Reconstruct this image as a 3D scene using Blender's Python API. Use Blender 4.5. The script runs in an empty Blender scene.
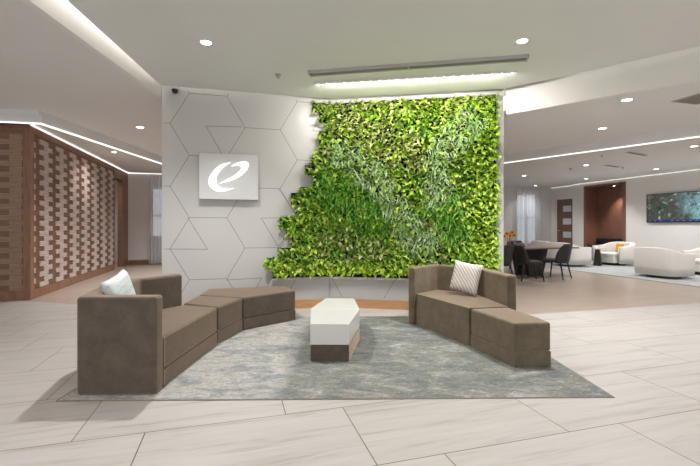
import bpy, bmesh, math, random
from mathutils import noise as mnoise
from mathutils import Vector, Matrix
random.seed(11)
K = 1.0833          # everything is laid out for a 1.2 m eye height, then brought to true size
F = 402.0; CX = 350.0; HY = 226.0; H = 1.2
col = bpy.context.scene.collection
SA, CA = math.sin(math.radians(16)), math.cos(math.radians(16))
def UV(u, v, z=0.0): return Vector((-SA*u + CA*v, CA*u + SA*v, z))   # tile-grid axes of the building
def at(px, py, z=0.0):
    Y = (z - H)*F/(HY - py)
    return Vector(((px-CX)/F*Y, Y, z))

# ------------------------------------------------------------------ materials
class N:
    def __init__(s, name):
        s.m = bpy.data.materials.new(name); s.m.use_nodes = True
        s.t = s.m.node_tree; s.b = s.t.nodes['Principled BSDF']; s.out = s.t.nodes['Material Output']
    def n(s, typ, **kw):
        nd = s.t.nodes.new(typ)
        for k, v in kw.items():
            if k.startswith('_'): setattr(nd, k[1:], v)
        return nd
    def l(s, a, b): s.t.links.new(a, b)
    def coord(s, scale=(1,1,1), rot=(0,0,0)):
        tc = s.n('ShaderNodeTexCoord'); mp = s.n('ShaderNodeMapping')
        mp.inputs['Scale'].default_value = [x/K for x in scale]; mp.inputs['Rotation'].default_value = rot
        s.l(tc.outputs['Object'], mp.inputs['Vector']); return mp.outputs[0]
    def math(s, op, a, b=None, c=None):
        nd = s.n('ShaderNodeMath'); nd.operation = op
        for i, x in enumerate((a, b, c)):
            if x is None: continue
            if isinstance(x, (int, float)): nd.inputs[i].default_value = x
            else: s.l(x, nd.inputs[i])
        return nd.outputs[0]
    def noise(s, vec, scale, detail=4, rough=.55, dist=0):
        nd = s.n('ShaderNodeTexNoise'); s.l(vec, nd.inputs['Vector'])
        nd.inputs['Scale'].default_value = scale; nd.inputs['Detail'].default_value = detail
        nd.inputs['Roughness'].default_value = rough; nd.inputs['Distortion'].default_value = dist
        return nd.outputs['Fac']
    def ramp(s, fac, stops, interp='LINEAR'):
        nd = s.n('ShaderNodeValToRGB'); s.l(fac, nd.inputs[0]); cr = nd.color_ramp; cr.interpolation = interp
        while len(cr.elements) < len(stops): cr.elements.new(.5)
        for e, (p, c) in zip(cr.elements, stops): e.position = p; e.color = (*c, 1)
        return nd.outputs[0]
    def mix(s, fac, a, b, mode='MIX'):
        nd = s.n('ShaderNodeMix'); nd.data_type = 'RGBA'; nd.blend_type = mode
        for i, x in ((0, fac), (6, a), (7, b)):
            if isinstance(x, (int, float)): nd.inputs[i].default_value = x
            elif isinstance(x, tuple): nd.inputs[i].default_value = (*x, 1)
            else: s.l(x, nd.inputs[i])
        return nd.outputs[2]
    def bump(s, h, strength=.2, dist=.01):
        nd = s.n('ShaderNodeBump'); s.l(h, nd.inputs['Height'])
        nd.inputs['Strength'].default_value = strength; nd.inputs['Distance'].default_value = dist
        s.l(nd.outputs[0], s.b.inputs['Normal'])
    def set(s, **kw):
        for k, v in kw.items():
            i = s.b.inputs[k.replace('_', ' ')]
            if isinstance(v, (int, float)): i.default_value = v
            elif isinstance(v, tuple): i.default_value = (*v, 1)
            else: s.l(v, i)
        return s
def srgb(r, g, b):
    f = lambda c: (c/255/12.92) if c/255 <= .04045 else ((c/255+.055)/1.055)**2.4
    return (f(r), f(g), f(b))
def plain(name, rgb, rough=.6, metal=0, spec=.5, var=.04, vs=6, bump=0, bs=40):
    m = N(name); c = m.coord(); f = m.noise(c, vs)
    lo = tuple(max(0, x*(1-var)) for x in rgb); hi = tuple(min(1, x*(1+var)) for x in rgb)
    m.set(Base_Color=m.ramp(f, [(.3, lo), (.7, hi)]), Roughness=rough, Metallic=metal)
    m.b.inputs['Specular IOR Level'].default_value = spec
    if bump: m.bump(m.noise(c, bs, 3), bump, .004)
    return m.m
def emis(name, rgb, st, base=(.8, .8, .8)):
    m = N(name); m.set(Base_Color=base, Emission_Color=rgb, Emission_Strength=st); return m.m

M = {}
M['ceil'] = plain('ceiling_paint', srgb(224, 223, 222), .85, var=.015, vs=1.2)
M['white'] = plain('white_paint', srgb(232, 229, 224), .7, var=.01)
M['wallgrey'] = plain('grey_wall_paint', srgb(216, 212, 209), .75, var=.012)
M['panel'] = plain('satin_wall_panel', srgb(190, 187, 183), .35, var=.012, vs=2)
M['joint'] = plain('dark_joint', srgb(118, 113, 106), .8)
M['sign'] = plain('sign_panel', srgb(200, 199, 198), .4, var=.01)
M['signglow'] = emis('sign_letter_glow', (1, .99, .97), 1.5)
M['ledfaint'] = emis('led_diffuser', (1, .99, .96), .75)
M['led'] = emis('led_white', (1, .98, .95), 5)
M['ledleft'] = emis('led_left', (1, .98, .95), 9); M['ledright'] = emis('led_right', (1, .98, .95), 2.6)
M['ledsoft'] = emis('led_line', (1, .98, .95), 1.35)
M['lens'] = emis('downlight_lens', (1, .95, .87), 14)
M['black'] = plain('black_plastic', (.012, .012, .013), .5)
M['blackmetal'] = plain('black_metal', (.014, .013, .013), .4)
M['steel'] = plain('grey_metal', srgb(178, 176, 172), .5, metal=.1)
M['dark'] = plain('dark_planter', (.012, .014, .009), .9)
M['leather'] = plain('black_leather', (.016, .015, .015), .38, bump=.15)
M['boucle'] = plain('white_boucle', srgb(226, 221, 214), .95, var=.03, vs=40, bump=.35, bs=160)
M['gloss'] = plain('glossy_white_lacquer', srgb(212, 210, 204), .09, var=.004)
M['yellow'] = plain('mustard_fabric', srgb(214, 160, 40), .9, var=.1)
M['chairseat'] = plain('olive_fabric', srgb(84, 76, 60), .85)
M['petal'] = plain('orange_petal', srgb(240, 150, 20), .6, var=.15)
M['seed'] = plain('flower_centre', srgb(60, 32, 15), .9)
M['stem'] = plain('green_stem', srgb(66, 100, 36), .7)
M['terracotta'] = plain('vase_ceramic', srgb(110, 78, 50), .4)

def velvet(name, rgb, sheen=.5):
    m = N(name); c = m.coord(); f = m.noise(c, 7, 5, .65, .4); g = m.noise(c, 32, 3)
    base = m.ramp(f, [(.34, tuple(x*.72 for x in rgb)), (.5, rgb), (.68, tuple(x*1.4 for x in rgb))])
    m.set(Base_Color=m.mix(.25, base, m.ramp(g, [(.3, tuple(x*.7 for x in rgb)), (.7, tuple(x*1.3 for x in rgb))])), Roughness=.85)
    m.b.inputs['Sheen Weight'].default_value = sheen; m.b.inputs['Sheen Roughness'].default_value = .45
    m.b.inputs['Sheen Tint'].default_value = (*srgb(235, 205, 180), 1)
    m.bump(g, .15, .003); return m.m
M['velvet'] = velvet('taupe_velvet', srgb(80, 70, 60), .9)
M['velvet2'] = velvet('taupe_velvet_light', srgb(96, 86, 69), .9)

def wood(name, a, b, rough=.45, rot=(0,0,0), sc=(1, 1, 12), scale=3):
    m = N(name); c = m.coord(sc, rot); f = m.noise(c, scale, 6, .6, .6)
    m.set(Base_Color=m.ramp(f, [(.3, a), (.7, b)]), Roughness=rough); m.bump(f, .08, .003); return m.m
M['woodtrim'] = wood('walnut_trim', srgb(118, 82, 60), srgb(152, 110, 82), sc=(8, 8, 1))
M['woodbase'] = wood('oak_baseboard', srgb(178, 132, 92), srgb(204, 156, 112), sc=(1.5, 1.5, 25))
M['slatdark'] = wood('walnut_slats', srgb(112, 80, 62), srgb(150, 110, 88), sc=(1.5, 1.5, 22))
M['slatlight'] = wood('pale_slats', srgb(196, 178, 166), srgb(236, 222, 212), sc=(1.5, 1.5, 22))
M['slatdim'] = wood('pale_slats_dimmed', srgb(150, 118, 94), srgb(190, 158, 132), sc=(1.5, 1.5, 22))  # pale slats again, browned and darkened for the dimmer light on the front face
M['niche'] = wood('walnut_niche', srgb(112, 78, 66), srgb(138, 98, 82), sc=(8, 8, 1))
M['door'] = wood('walnut_door', srgb(108, 80, 66), srgb(132, 100, 84), sc=(9, 9, 1))
M['tabletop'] = wood('walnut_tabletop', srgb(122, 98, 82), srgb(156, 132, 114), sc=(1, 8, 8))

def grid(m, tile_u, u0, tile_v, v0, shift, jw):
    """returns joint mask, tile-random, u, v"""
    tc = m.n('ShaderNodeTexCoord'); sx = m.n('ShaderNodeSeparateXYZ'); m.l(tc.outputs['Object'], sx.inputs[0])
    x = m.math('MULTIPLY', sx.outputs[0], 1/K); y = m.math('MULTIPLY', sx.outputs[1], 1/K)
    u = m.math('ADD', m.math('MULTIPLY', x, -SA), m.math('MULTIPLY', y, CA))
    v = m.math('ADD', m.math('MULTIPLY', x, CA), m.math('MULTIPLY', y, SA))
    ru = m.math('DIVIDE', m.math('SUBTRACT', u, u0), tile_u); row = m.math('FLOOR', ru)
    rv = m.math('DIVIDE', m.math('ADD', m.math('SUBTRACT', v, v0), m.math('MULTIPLY', row, shift)), tile_v)
    cv = m.math('FLOOR', rv)
    fu = m.math('SUBTRACT', ru, row); fv = m.math('SUBTRACT', rv, cv)
    du = m.math('MULTIPLY', m.math('MINIMUM', fu, m.math('SUBTRACT', 1, fu)), tile_u)
    dv = m.math('MULTIPLY', m.math('MINIMUM', fv, m.math('SUBTRACT', 1, fv)), tile_v)
    mask = m.math('LESS_THAN', m.math('MINIMUM', du, dv), jw)
    cb = m.n('ShaderNodeCombineXYZ'); m.l(row, cb.inputs[0]); m.l(cv, cb.inputs[1])
    wn = m.n('ShaderNodeTexWhiteNoise'); m.l(cb.outputs[0], wn.inputs['Vector'])
    return mask, wn.outputs['Value'], u, v
def floor_tile():
    m = N('vein_cut_floor_tile'); mask, rnd, u, v = grid(m, .673, 1.9, 1.187, .687, .375, .0029)
    cb = m.n('ShaderNodeCombineXYZ')
    m.l(m.math('MULTIPLY', u, 4.2), cb.inputs[0]); m.l(m.math('MULTIPLY', v, .3), cb.inputs[1]); m.l(m.math('MULTIPLY', rnd, 40), cb.inputs[2])
    f = m.noise(cb.outputs[0], 1.6, 6, .6, .9); g = m.noise(cb.outputs[0], 5, 5, .6, .4)
    base = m.ramp(f, [(.28, srgb(146, 138, 131)), (.42, srgb(178, 172, 166)), (.6, srgb(188, 183, 178)), (.8, srgb(166, 159, 152))])
    vein = m.ramp(g, [(.32, srgb(136, 125, 116)), (.44, srgb(178, 172, 166)), (.7, srgb(188, 183, 178))])
    c = m.mix(.45, base, vein)
    c = m.mix(m.math('MULTIPLY', rnd, .12), c, srgb(190, 179, 168))
    m.set(Base_Color=m.mix(mask, c, srgb(96, 85, 74)), Roughness=.34)
    m.b.inputs['Specular IOR Level'].default_value = .35
    return m.m
M['tile'] = floor_tile()
def floor_plank():
    m = N('tan_plank_floor'); mask, rnd, u, v = grid(m, .19, 0, 1.2, 0, .43, .0012)
    cb = m.n('ShaderNodeCombineXYZ')
    m.l(m.math('MULTIPLY', u, 9), cb.inputs[0]); m.l(m.math('MULTIPLY', v, .8), cb.inputs[1]); m.l(m.math('MULTIPLY', rnd, 30), cb.inputs[2])
    f = m.noise(cb.outputs[0], 2, 4)
    c = m.ramp(f, [(.3, srgb(160, 144, 130)), (.7, srgb(174, 158, 144))])
    c = m.mix(m.math('MULTIPLY', rnd, .25), c, srgb(154, 136, 122))
    m.set(Base_Color=m.mix(m.math('MULTIPLY', mask, .5), c, srgb(120, 98, 82)), Roughness=.3)
    return m.m
M['plank'] = floor_plank()
def rug_mat(name, big=True):
    m = N(name); c = m.coord()
    st = m.coord((.6, 9, 1)); f = m.noise(m.coord((1, 1.9, 1)), 2.6, 10, .78, .8); g = m.noise(st, 3, 8, .78, .4); h = m.noise(m.coord((3, 5, 1)), 4, 8, .82)
    if big:
        sx = m.n('ShaderNodeSeparateXYZ'); m.l(c, sx.inputs[0])
        # pale worn half on the left, slate-blue half on the right
        side = m.ramp(m.math('ADD', m.math('ADD', sx.outputs[0], .42), m.math('MULTIPLY', m.math('SUBTRACT', h, .5), .5)), [(0, (0, 0, 0)), (.09, (1, 1, 1))])
        pale = m.ramp(f, [(.34, srgb(100, 108, 112)), (.45, srgb(138, 140, 139)), (.55, srgb(174, 168, 160)), (.68, srgb(130, 136, 139))])
        blue = m.ramp(f, [(.3, srgb(68, 74, 76)), (.45, srgb(98, 103, 101)), (.55, srgb(126, 124, 113)), (.68, srgb(164, 169, 172))])
        cc = m.mix(side, pale, blue)
        cc = m.mix(m.ramp(g, [(.52, (0, 0, 0)), (.64, (.5, .5, .5))]), cc, srgb(150, 138, 108))
        cc = m.mix(m.ramp(g, [(.36, (.45, .45, .45)), (.46, (0, 0, 0))]), cc, srgb(108, 116, 120))
        cc = m.mix(m.ramp(h, [(.38, (.45, .45, .45)), (.5, (0, 0, 0))]), cc, srgb(92, 100, 100))
        cc = m.mix(m.ramp(h, [(.56, (0, 0, 0)), (.66, (.5, .5, .5))]), cc, srgb(196, 196, 192))
    else:
        cc = m.ramp(f, [(.35, srgb(140, 146, 148)), (.6, srgb(178, 178, 174)), (.75, srgb(160, 165, 166))])
    k = m.noise(m.coord((9, 16, 1)), 4, 6, .8); cc = m.mix(.6, cc, m.ramp(k, [(.36, (.28, .29, .3)), (.5, (.5, .5, .5)), (.64, (.80, .79, .76))]), 'OVERLAY')
    m.set(Base_Color=cc, Roughness=.95); m.bump(h, .3, .004); return m.m
M['rug'] = rug_mat('abstract_rug'); M['rug2'] = rug_mat('lounge_rug', False)
M['rugedge'] = plain('rug_binding', srgb(128, 120, 108), .95, var=.1, vs=25)

def pillow_stripe():
    m = N('cream_chevron_fabric'); c = m.coord((1, 1, 1)); w = m.n('ShaderNodeTexWave'); m.l(c, w.inputs[0])
    w.wave_type = 'BANDS'; w.bands_direction = 'DIAGONAL'; w.inputs['Scale'].default_value = 13; w.inputs['Distortion'].default_value = 1.5
    m.set(Base_Color=m.ramp(w.outputs['Fac'], [(.3, srgb(184, 172, 162)), (.6, srgb(218, 210, 202))]), Roughness=.9); m.bump(w.outputs['Fac'], .4, .006); return m.m
M['pstripe'] = pillow_stripe()
def pillow_blue():
    m = N('pale_aqua_fabric'); f = m.noise(m.coord((3, 3, 10)), 3, 6, .7)
    m.set(Base_Color=m.ramp(f, [(.3, srgb(178, 190, 190)), (.6, srgb(212, 218, 214)), (.8, srgb(192, 202, 204))]), Roughness=.85); return m.m
M['pblue'] = pillow_blue()
def sheer():
    m = N('sheer_curtain'); w = m.coord((1, 1, .2)); f = m.noise(w, 5)
    tr = m.n('ShaderNodeBsdfTranslucent'); tr.inputs[0].default_value = (*srgb(238, 240, 244), 1)
    df = m.n('ShaderNodeBsdfDiffuse'); m.l(m.ramp(f, [(0, srgb(215, 217, 222)), (1, srgb(235, 236, 240))]), df.inputs[0])
    tp = m.n('ShaderNodeBsdfTransparent'); a = m.n('ShaderNodeMixShader'); a.inputs[0].default_value = .5
    m.l(tr.outputs[0], a.inputs[1]); m.l(df.outputs[0], a.inputs[2])
    b = m.n('ShaderNodeMixShader'); b.inputs[0].default_value = .25; m.l(a.outputs[0], b.inputs[1]); m.l(tp.outputs[0], b.inputs[2])
    m.l(b.outputs[0], m.out.inputs[0]); return m.m
M['sheer'] = sheer()
def glass(name, rough=.02, tint=(.9, .93, .95)):
    m = N(name); m.noise(m.coord(), 3)
    g = m.n('ShaderNodeBsdfGlossy'); g.inputs['Roughness'].default_value = rough
    t = m.n('ShaderNodeBsdfTransparent'); t.inputs[0].default_value = (*tint, 1)
    a = m.n('ShaderNodeMixShader'); a.inputs[0].default_value = .12
    m.l(t.outputs[0], a.inputs[1]); m.l(g.outputs[0], a.inputs[2]); m.l(a.outputs[0], m.out.inputs[0]); return m.m
M['glass'] = glass('window_glass')
M['frost'] = plain('frosted_glass', srgb(205, 212, 216), .25)
def leafmat(name, stops, rough=.45):
    m = N(name); g = m.n('ShaderNodeNewGeometry'); m.noise(m.coord(), 3)
    c = m.ramp(g.outputs['Random Per Island'], stops)
    m.set(Base_Color=c, Roughness=rough); m.b.inputs['Specular IOR Level'].default_value = .35
    tr = m.n('ShaderNodeBsdfTranslucent'); m.l(c, tr.inputs[0]); a = m.n('ShaderNodeMixShader'); a.inputs[0].default_value = .3
    m.l(m.b.outputs[0], a.inputs[1]); m.l(tr.outputs[0], a.inputs[2]); m.l(a.outputs[0], m.out.inputs[0]); return m.m
L_lime = leafmat('lime_leaf', [(0, srgb(96, 138, 24)), (.5, srgb(180, 212, 60)), (1, srgb(220, 236, 122))])
L_green = leafmat('green_leaf', [(0, srgb(48, 92, 20)), (.5, srgb(120, 172, 50)), (1, srgb(180, 214, 94))])
L_olive = leafmat('variegated_leaf', [(0, srgb(84, 112, 40)), (.4, srgb(140, 160, 74)), (.8, srgb(194, 200, 126)), (1, srgb(226, 226, 176))])
L_pale = leafmat('silver_leaf', [(0, srgb(100, 146, 72)), (.5, srgb(166, 200, 132)), (1, srgb(226, 238, 200))])
L_fern = leafmat('fern_leaf', [(0, srgb(54, 112, 26)), (.5, srgb(100, 162, 48)), (1, srgb(156, 206, 84))])
def screen():
    m = N('screen_picture'); c = m.coord(); f = m.noise(c, 4, 7, .7, 1.2); g = m.noise(c, 3.5, 6, .65, 1.5)
    sx = m.n('ShaderNodeSeparateXYZ'); m.l(c, sx.inputs[0])
    a = m.ramp(f, [(.36, srgb(20, 24, 34)), (.44, srgb(60, 88, 62)), (.48, srgb(40, 42, 52)), (.52, srgb(86, 40, 44)), (.56, srgb(70, 104, 84)), (.6, srgb(44, 46, 60)), (.68, srgb(196, 212, 214))])
    b = m.ramp(g, [(.36, srgb(70, 36, 46)), (.44, srgb(64, 116, 84)), (.5, srgb(150, 186, 214)), (.56, srgb(110, 190, 190)), (.62, srgb(196, 218, 240)), (.7, srgb(90, 130, 110))])
    # brighter sea towards the near (right) end, dark reef towards the far end
    t = m.ramp(m.math('ADD', m.math('MULTIPLY', sx.outputs[1], -.9), 10.3), [(0, (0, 0, 0)), (1, (1, 1, 1))])
    m.set(Base_Color=(.01, .01, .01), Emission_Color=m.mix(t, a, b), Emission_Strength=1.3, Roughness=.3); return m.m
M['screen'] = screen()
M['ticker'] = emis('screen_bar', srgb(30, 42, 100), 1, (.01, .01, .02)); M['tickertext'] = emis('screen_text', srgb(190, 205, 230), .8, (.02, .02, .02))
def patterned():
    m = N('blue_white_pattern'); v = m.n('ShaderNodeTexVoronoi'); m.l(m.coord(), v.inputs['Vector']); v.inputs['Scale'].default_value = 22
    m.set(Base_Color=m.ramp(v.outputs['Distance'], [(.25, srgb(60, 66, 120)), (.45, srgb(196, 190, 205)), (.7, srgb(120, 66, 90))]), Roughness=.5); return m.m
M['pattern'] = patterned()

# ------------------------------------------------------------------ mesh helpers
class MB:
    def __init__(s): s.v = []; s.f = []; s.mi = []
    def add(s, vs, fs, mi=0):
        o = len(s.v); s.v += [tuple(v) for v in vs]; s.f += [tuple(i+o for i in f) for f in fs]; s.mi += [mi]*len(fs)
    def prism(s, poly, z0, z1, mi=0):
        a = sum(poly[i][0]*poly[(i+1) % len(poly)][1]-poly[(i+1) % len(poly)][0]*poly[i][1] for i in range(len(poly)))
        if a < 0: poly = poly[::-1]
        n = len(poly)
        s.add([(p[0], p[1], z0) for p in poly]+[(p[0], p[1], z1) for p in poly],
              [tuple(range(n))[::-1], tuple(range(n, 2*n))]+[(i, (i+1) % n, n+(i+1) % n, n+i) for i in range(n)], mi)
    def box(s, p, ax, ay, az, mi=0):   # corner + three edge vectors
        p, ax, ay, az = map(Vector, (p, ax, ay, az))
        if ax.cross(ay).dot(az) < 0: ax, ay = ay, ax
        vs = [p, p+ax, p+ax+ay, p+ay, p+az, p+ax+az, p+ax+ay+az, p+ay+az]
        s.add(vs, [(3, 2, 1, 0), (4, 5, 6, 7), (0, 1, 5, 4), (1, 2, 6, 5), (2, 3, 7, 6), (3, 0, 4, 7)], mi)
    def uvbox(s, u0, u1, v0, v1, z0, z1, mi=0):
        s.prism([UV(u0, v0)[:2], UV(u1, v0)[:2], UV(u1, v1)[:2], UV(u0, v1)[:2]], z0, z1, mi)
    def cyl(s, c, r, z0, z1, n=24, r2=None, mi=0):
        r2 = r if r2 is None else r2
        vs = [(c[0]+r*math.cos(2*math.pi*i/n), c[1]+r*math.sin(2*math.pi*i/n), z0) for i in range(n)]
        vs += [(c[0]+r2*math.cos(2*math.pi*i/n), c[1]+r2*math.sin(2*math.pi*i/n), z1) for i in range(n)]
        s.add(vs, [tuple(range(n))[::-1], tuple(range(n, 2*n))]+[(i, (i+1) % n, n+(i+1) % n, n+i) for i in range(n)], mi)
    def tube(s, p, q, r0, r1, n=10, mi=0):
        p, q = Vector(p), Vector(q); d = (q-p).normalized(); a = d.orthogonal().normalized(); b = d.cross(a)
        vs = [p+(a*math.cos(2*math.pi*i/n)+b*math.sin(2*math.pi*i/n))*r0 for i in range(n)]
        vs += [q+(a*math.cos(2*math.pi*i/n)+b*math.sin(2*math.pi*i/n))*r1 for i in range(n)]
        s.add(vs, [tuple(range(n))[::-1], tuple(range(n, 2*n))]+[(i, (i+1) % n, n+(i+1) % n, n+i) for i in range(n)], mi)
    def build(s, name, mats, parent=None, bevel=0, seg=3, smooth=False, origin=None):
        me = bpy.data.meshes.new(name)
        off = Vector(origin) if origin is not None else Vector((0, 0, 0))
        me.from_pydata([tuple(Vector(v)-off) for v in s.v], [], s.f)
        if not isinstance(mats, (list, tuple)): mats = [mats]
        for m in mats: me.materials.append(m)
        for p, i in zip(me.polygons, s.mi): p.material_index = i; p.use_smooth = bool(smooth) or bevel > 0
        me.update()
        bm = bmesh.new(); bm.from_mesh(me); bmesh.ops.recalc_face_normals(bm, faces=bm.faces) if not smooth == 'leaf' else None
        bm.to_mesh(me); bm.free()
        o = bpy.data.objects.new(name, me); col.objects.link(o)
        if parent is not None: o.parent = parent; 
        if origin is not None and parent is None: o.location = off
        if bevel:
            b = o.modifiers.new('bevel', 'BEVEL'); b.width = bevel; b.segments = seg; b.limit_method = 'ANGLE'; b.angle_limit = math.radians(25)
            w = o.modifiers.new('wn', 'WEIGHTED_NORMAL')
        return o
def thing(name, label, cat, loc=(0, 0, 0), rz=0, group=None):
    o = bpy.data.objects.new(name, None); col.objects.link(o); o.location = loc; o.rotation_euler = (0, 0, rz)
    o.empty_display_size = .1; tag(o, label, cat, group); return o
def tag(o, label=None, cat=None, group=None, kind=None):
    for k, v in (('label', label), ('category', cat), ('group', group), ('kind', kind)):
        if v: o[k] = v
    return o
def struct(mb, name, mat, parent=None, **kw):
    o = mb.build(name, mat, parent, **kw)
    if parent is None: o['kind'] = 'structure'
    return o
def copy_tree(o, parent=None):
    c = o.copy(); col.objects.link(c)
    if parent is not None: c.parent = parent
    for ch in list(o.children): copy_tree(ch, c)
    return c
def offset_path(path, t):
    """offset an open polyline to its left by t (mitred)"""
    out = []; n = len(path); P = [Vector(p) for p in path]
    for i in range(n):
        ds = []
        if i > 0: ds.append((P[i]-P[i-1]).normalized())
        if i < n-1: ds.append((P[i+1]-P[i]).normalized())
        ns = [Vector((-d.y, d.x)) for d in ds]
        if len(ns) == 1: out.append(P[i]+ns[0]*t)
        else:
            b = (ns[0]+ns[1]).normalized(); out.append(P[i]+b*(t/max(.3, b.dot(ns[0]))))
    return out
def rel(poly, o): return [(p[0]-o[0], p[1]-o[1]) for p in poly]

# ------------------------------------------------------------------ feature wall geometry
ZC = 3.06
A0 = Vector((-2.527, 5.40)); A1 = Vector((-.309, 5.972)); A2 = Vector((2.12, 5.547))
def wallpt(px, py, off=0.0):
    r = (px-CX)/F
    P, Q = (A0, A1) if px < 329.2 else (A1, A2)
    d = (Q-P).normalized(); n = Vector((d.y, -d.x))  # towards camera
    P = P+n*off
    # ray (r,1)*Y on line
    Y = (P.x*d.y-P.y*d.x)/(r*d.y-d.x)
    return Vector((r*Y, Y, H+(HY-py)/F*Y))
def wall_n(px):
    P, Q = (A0, A1) if px < 329.2 else (A1, A2)
    d = (Q-P).normalized(); return Vector((d.y, -d.x, 0))

back = Vector((0, .35))
w = MB(); w.prism([A0, A1, A2, A2+Vector((.0, .3)), A1+back, A0+Vector((0, .3))], .0, 3.3)
fw = struct(w, 'wall_feature', M['panel'])
# hexagonal joints: flat-topped hexagons of side S_ on each facet, continuous round the bend
S_ = .49; zc0 = wallpt(170, 249).z
Lt = (A1-A0).length; Rt = (A2-A1).length
s_first = (Vector(wallpt(170, 249)[:2])-A0).length
def sw(s, z, off):
    if s <= Lt: d = (A1-A0).normalized(); p = A0+d*s
    else: d = (A2-A1).normalized(); p = A1+d*(s-Lt)
    return Vector((p.x+d.y*off, p.y-d.x*off, z))
segs = []
hh = S_*math.sqrt(3)/2
for cxi in range(-2, 8):
    for ri in range(-3, 6):
        sc = s_first+S_+cxi*1.5*S_; zc = zc0+ri*2*hh+(hh if cxi % 2 else 0)
        pts = [(sc+S_*math.cos(math.radians(60*k)), zc+S_*math.sin(math.radians(60*k))) for k in range(6)]
        for k in (0, 1, 2): segs.append((pts[k], pts[k+1]))
def sz(px, py):
    p = wallpt(px, py); s = (Vector(p[:2])-A0).length if px < 329.2 else Lt+(Vector(p[:2])-A1).length
    return (s, p.z)
for a, b in [((206, 126), (242, 127)), ((206, 126), (222, 154)), ((188, 218), (207.5, 249)), ((170, 249), (207.5, 249.3)),
             ((261.2, 218), (280, 218)), ((261.2, 218), (279, 248)), ((278.5, 246), (288, 234)), ((278.5, 188.5), (298, 217)),
             ((312.4, 131), (327, 131)), ((312.4, 131), (322, 116)), ((226, 280), (262, 278)), ((262, 278), (252, 295))]:
    segs.append((sz(*a), sz(*b)))
j = MB()
for (s0, z0), (s1, z1) in segs:
    if s0 > s1: s0, z0, s1, z1 = s1, z1, s0, z0
    parts = [((s0, z0), (s1, z1))]
    if s0 < Lt < s1:
        t = (Lt-s0)/(s1-s0); zm = z0+(z1-z0)*t; parts = [((s0, z0), (Lt-.001, zm)), ((Lt+.001, zm), (s1, z1))]
    for (a, za), (b, zb) in parts:
        # clip
        N_ = 24; keep = [k/N_ for k in range(N_+1) if 0.01 < a+(b-a)*k/N_ < Lt+Rt-.01 and .13 < za+(zb-za)*k/N_ < ZC-.01]
        if len(keep) < 2: continue
        t0, t1 = keep[0], keep[-1]
        p = sw(a+(b-a)*t0, za+(zb-za)*t0, 0); q = sw(a+(b-a)*t1, za+(zb-za)*t1, 0)
        d = (q-p).normalized(); nn = sw(a+(b-a)*t0, 0, 1)-sw(a+(b-a)*t0, 0, 0); sd = d.cross(nn).normalized()*.0034
        j.box(p-sd-nn*.004, q-p, sd*2, nn*.005)
p = sw(Lt, .13, 0); j.box((p.x-.002, p.y-.002, .13), (.004, 0, 0), (0, .004, 0), (0, 0, ZC-.13))
struct(j, 'panel_joint', M['joint'], fw)
b = MB()
o1 = offset_path([A0, A1, A2], -.02)
b.prism([A0, A1, A2, o1[2], o1[1], o1[0]], 0, .124)
struct(b, 'baseboard_feature', M['woodbase'])

# ------------------------------------------------------------------ floors
f = MB(); f.prism([(-12, -5), (16, -5), UV(.8, 14)[:2], at(700, 303.2)[:2], at(550, 313)[:2], (2.102, 5.36), (2.0, 5.9), (-2.4, 5.9), (-2.45, 5.70), at(34, 301.8)[:2], (-8.5, 7.35)], -.1, 0)
struct(f, 'floor', M['tile'])
f = MB(); f.prism([(-30, -8), (40, -8), (40, 30), (-30, 30)], -.2, -.004)
struct(f, 'floor_plank', M['plank'])
f = MB(); 
f.prism([UV(.8, 14)[:2], at(700, 303.2)[:2], at(550, 313)[:2], (2.102, 5.36), (2.0, 5.9), (2.0, 6.2), (2.3, 18), UV(15, 12.8)[:2], UV(2, 16)[:2]], -.003, 0)
f.prism([(-2.45, 5.70), (-2.4, 5.9), (2.0, 5.9), (2.0, 6.2), (2.3, 18), (-12, 18), (-12, 8.3), (-8.5, 7.35), at(34, 301.8)[:2]], -.003, 0)
struct(f, 'floor_wood', M['plank'])

# ------------------------------------------------------------------ ceilings, coves
LE = [(-2.20, -4.0), (-2.33, 3.31), (-2.535, 5.40)]           # left edge of the high ceiling
RE = [(2.115, 5.53), (3.60, 4.18), (9.4, -1.1)]               # right edge
g = .10
c = MB(); front = offset_path([A0, A1, A2], -.09)
c.prism([LE[0], LE[1], (-2.50, 5.31), front[1], (2.10, 5.45), RE[1], RE[2], (9.4, -4.0)], ZC, ZC+.05)
struct(c, 'ceiling', M['ceil'])
lid = MB(); lid.prism([(-2.9, -4.2), (-2.9, 6.4), (2.6, 6.4), (4.4, 4.7), (10.2, -.6), (10.2, -4.2)], 3.26, 3.34)
struct(lid, 'ceiling_cove', M['white'])
c = MB(); c.prism([(-2.40, -4), (-2.51, 3.1), (-2.58, 5.42), (-2.58, 18), (-4.70, 18), (-4.70, 6.05), (-12, 4.55), (-12, -4)], 2.94, 3.04)
c.prism([(-4.70, 18), (-4.70, 6.05), (-12, 4.55), (-14, 18)], 2.86, 2.94)
struct(c, 'ceiling_left', M['ceil'])
c = MB(); c.prism([(2.20, 5.60), (3.70, 4.27), (9.5, -1.0), (20, -1.0), (20, 20), (-2.54, 20), (-2.54, 6.2), (2.20, 6.2)], 2.744, 2.84)
struct(c, 'ceiling_right', M['ceil'])
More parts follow.
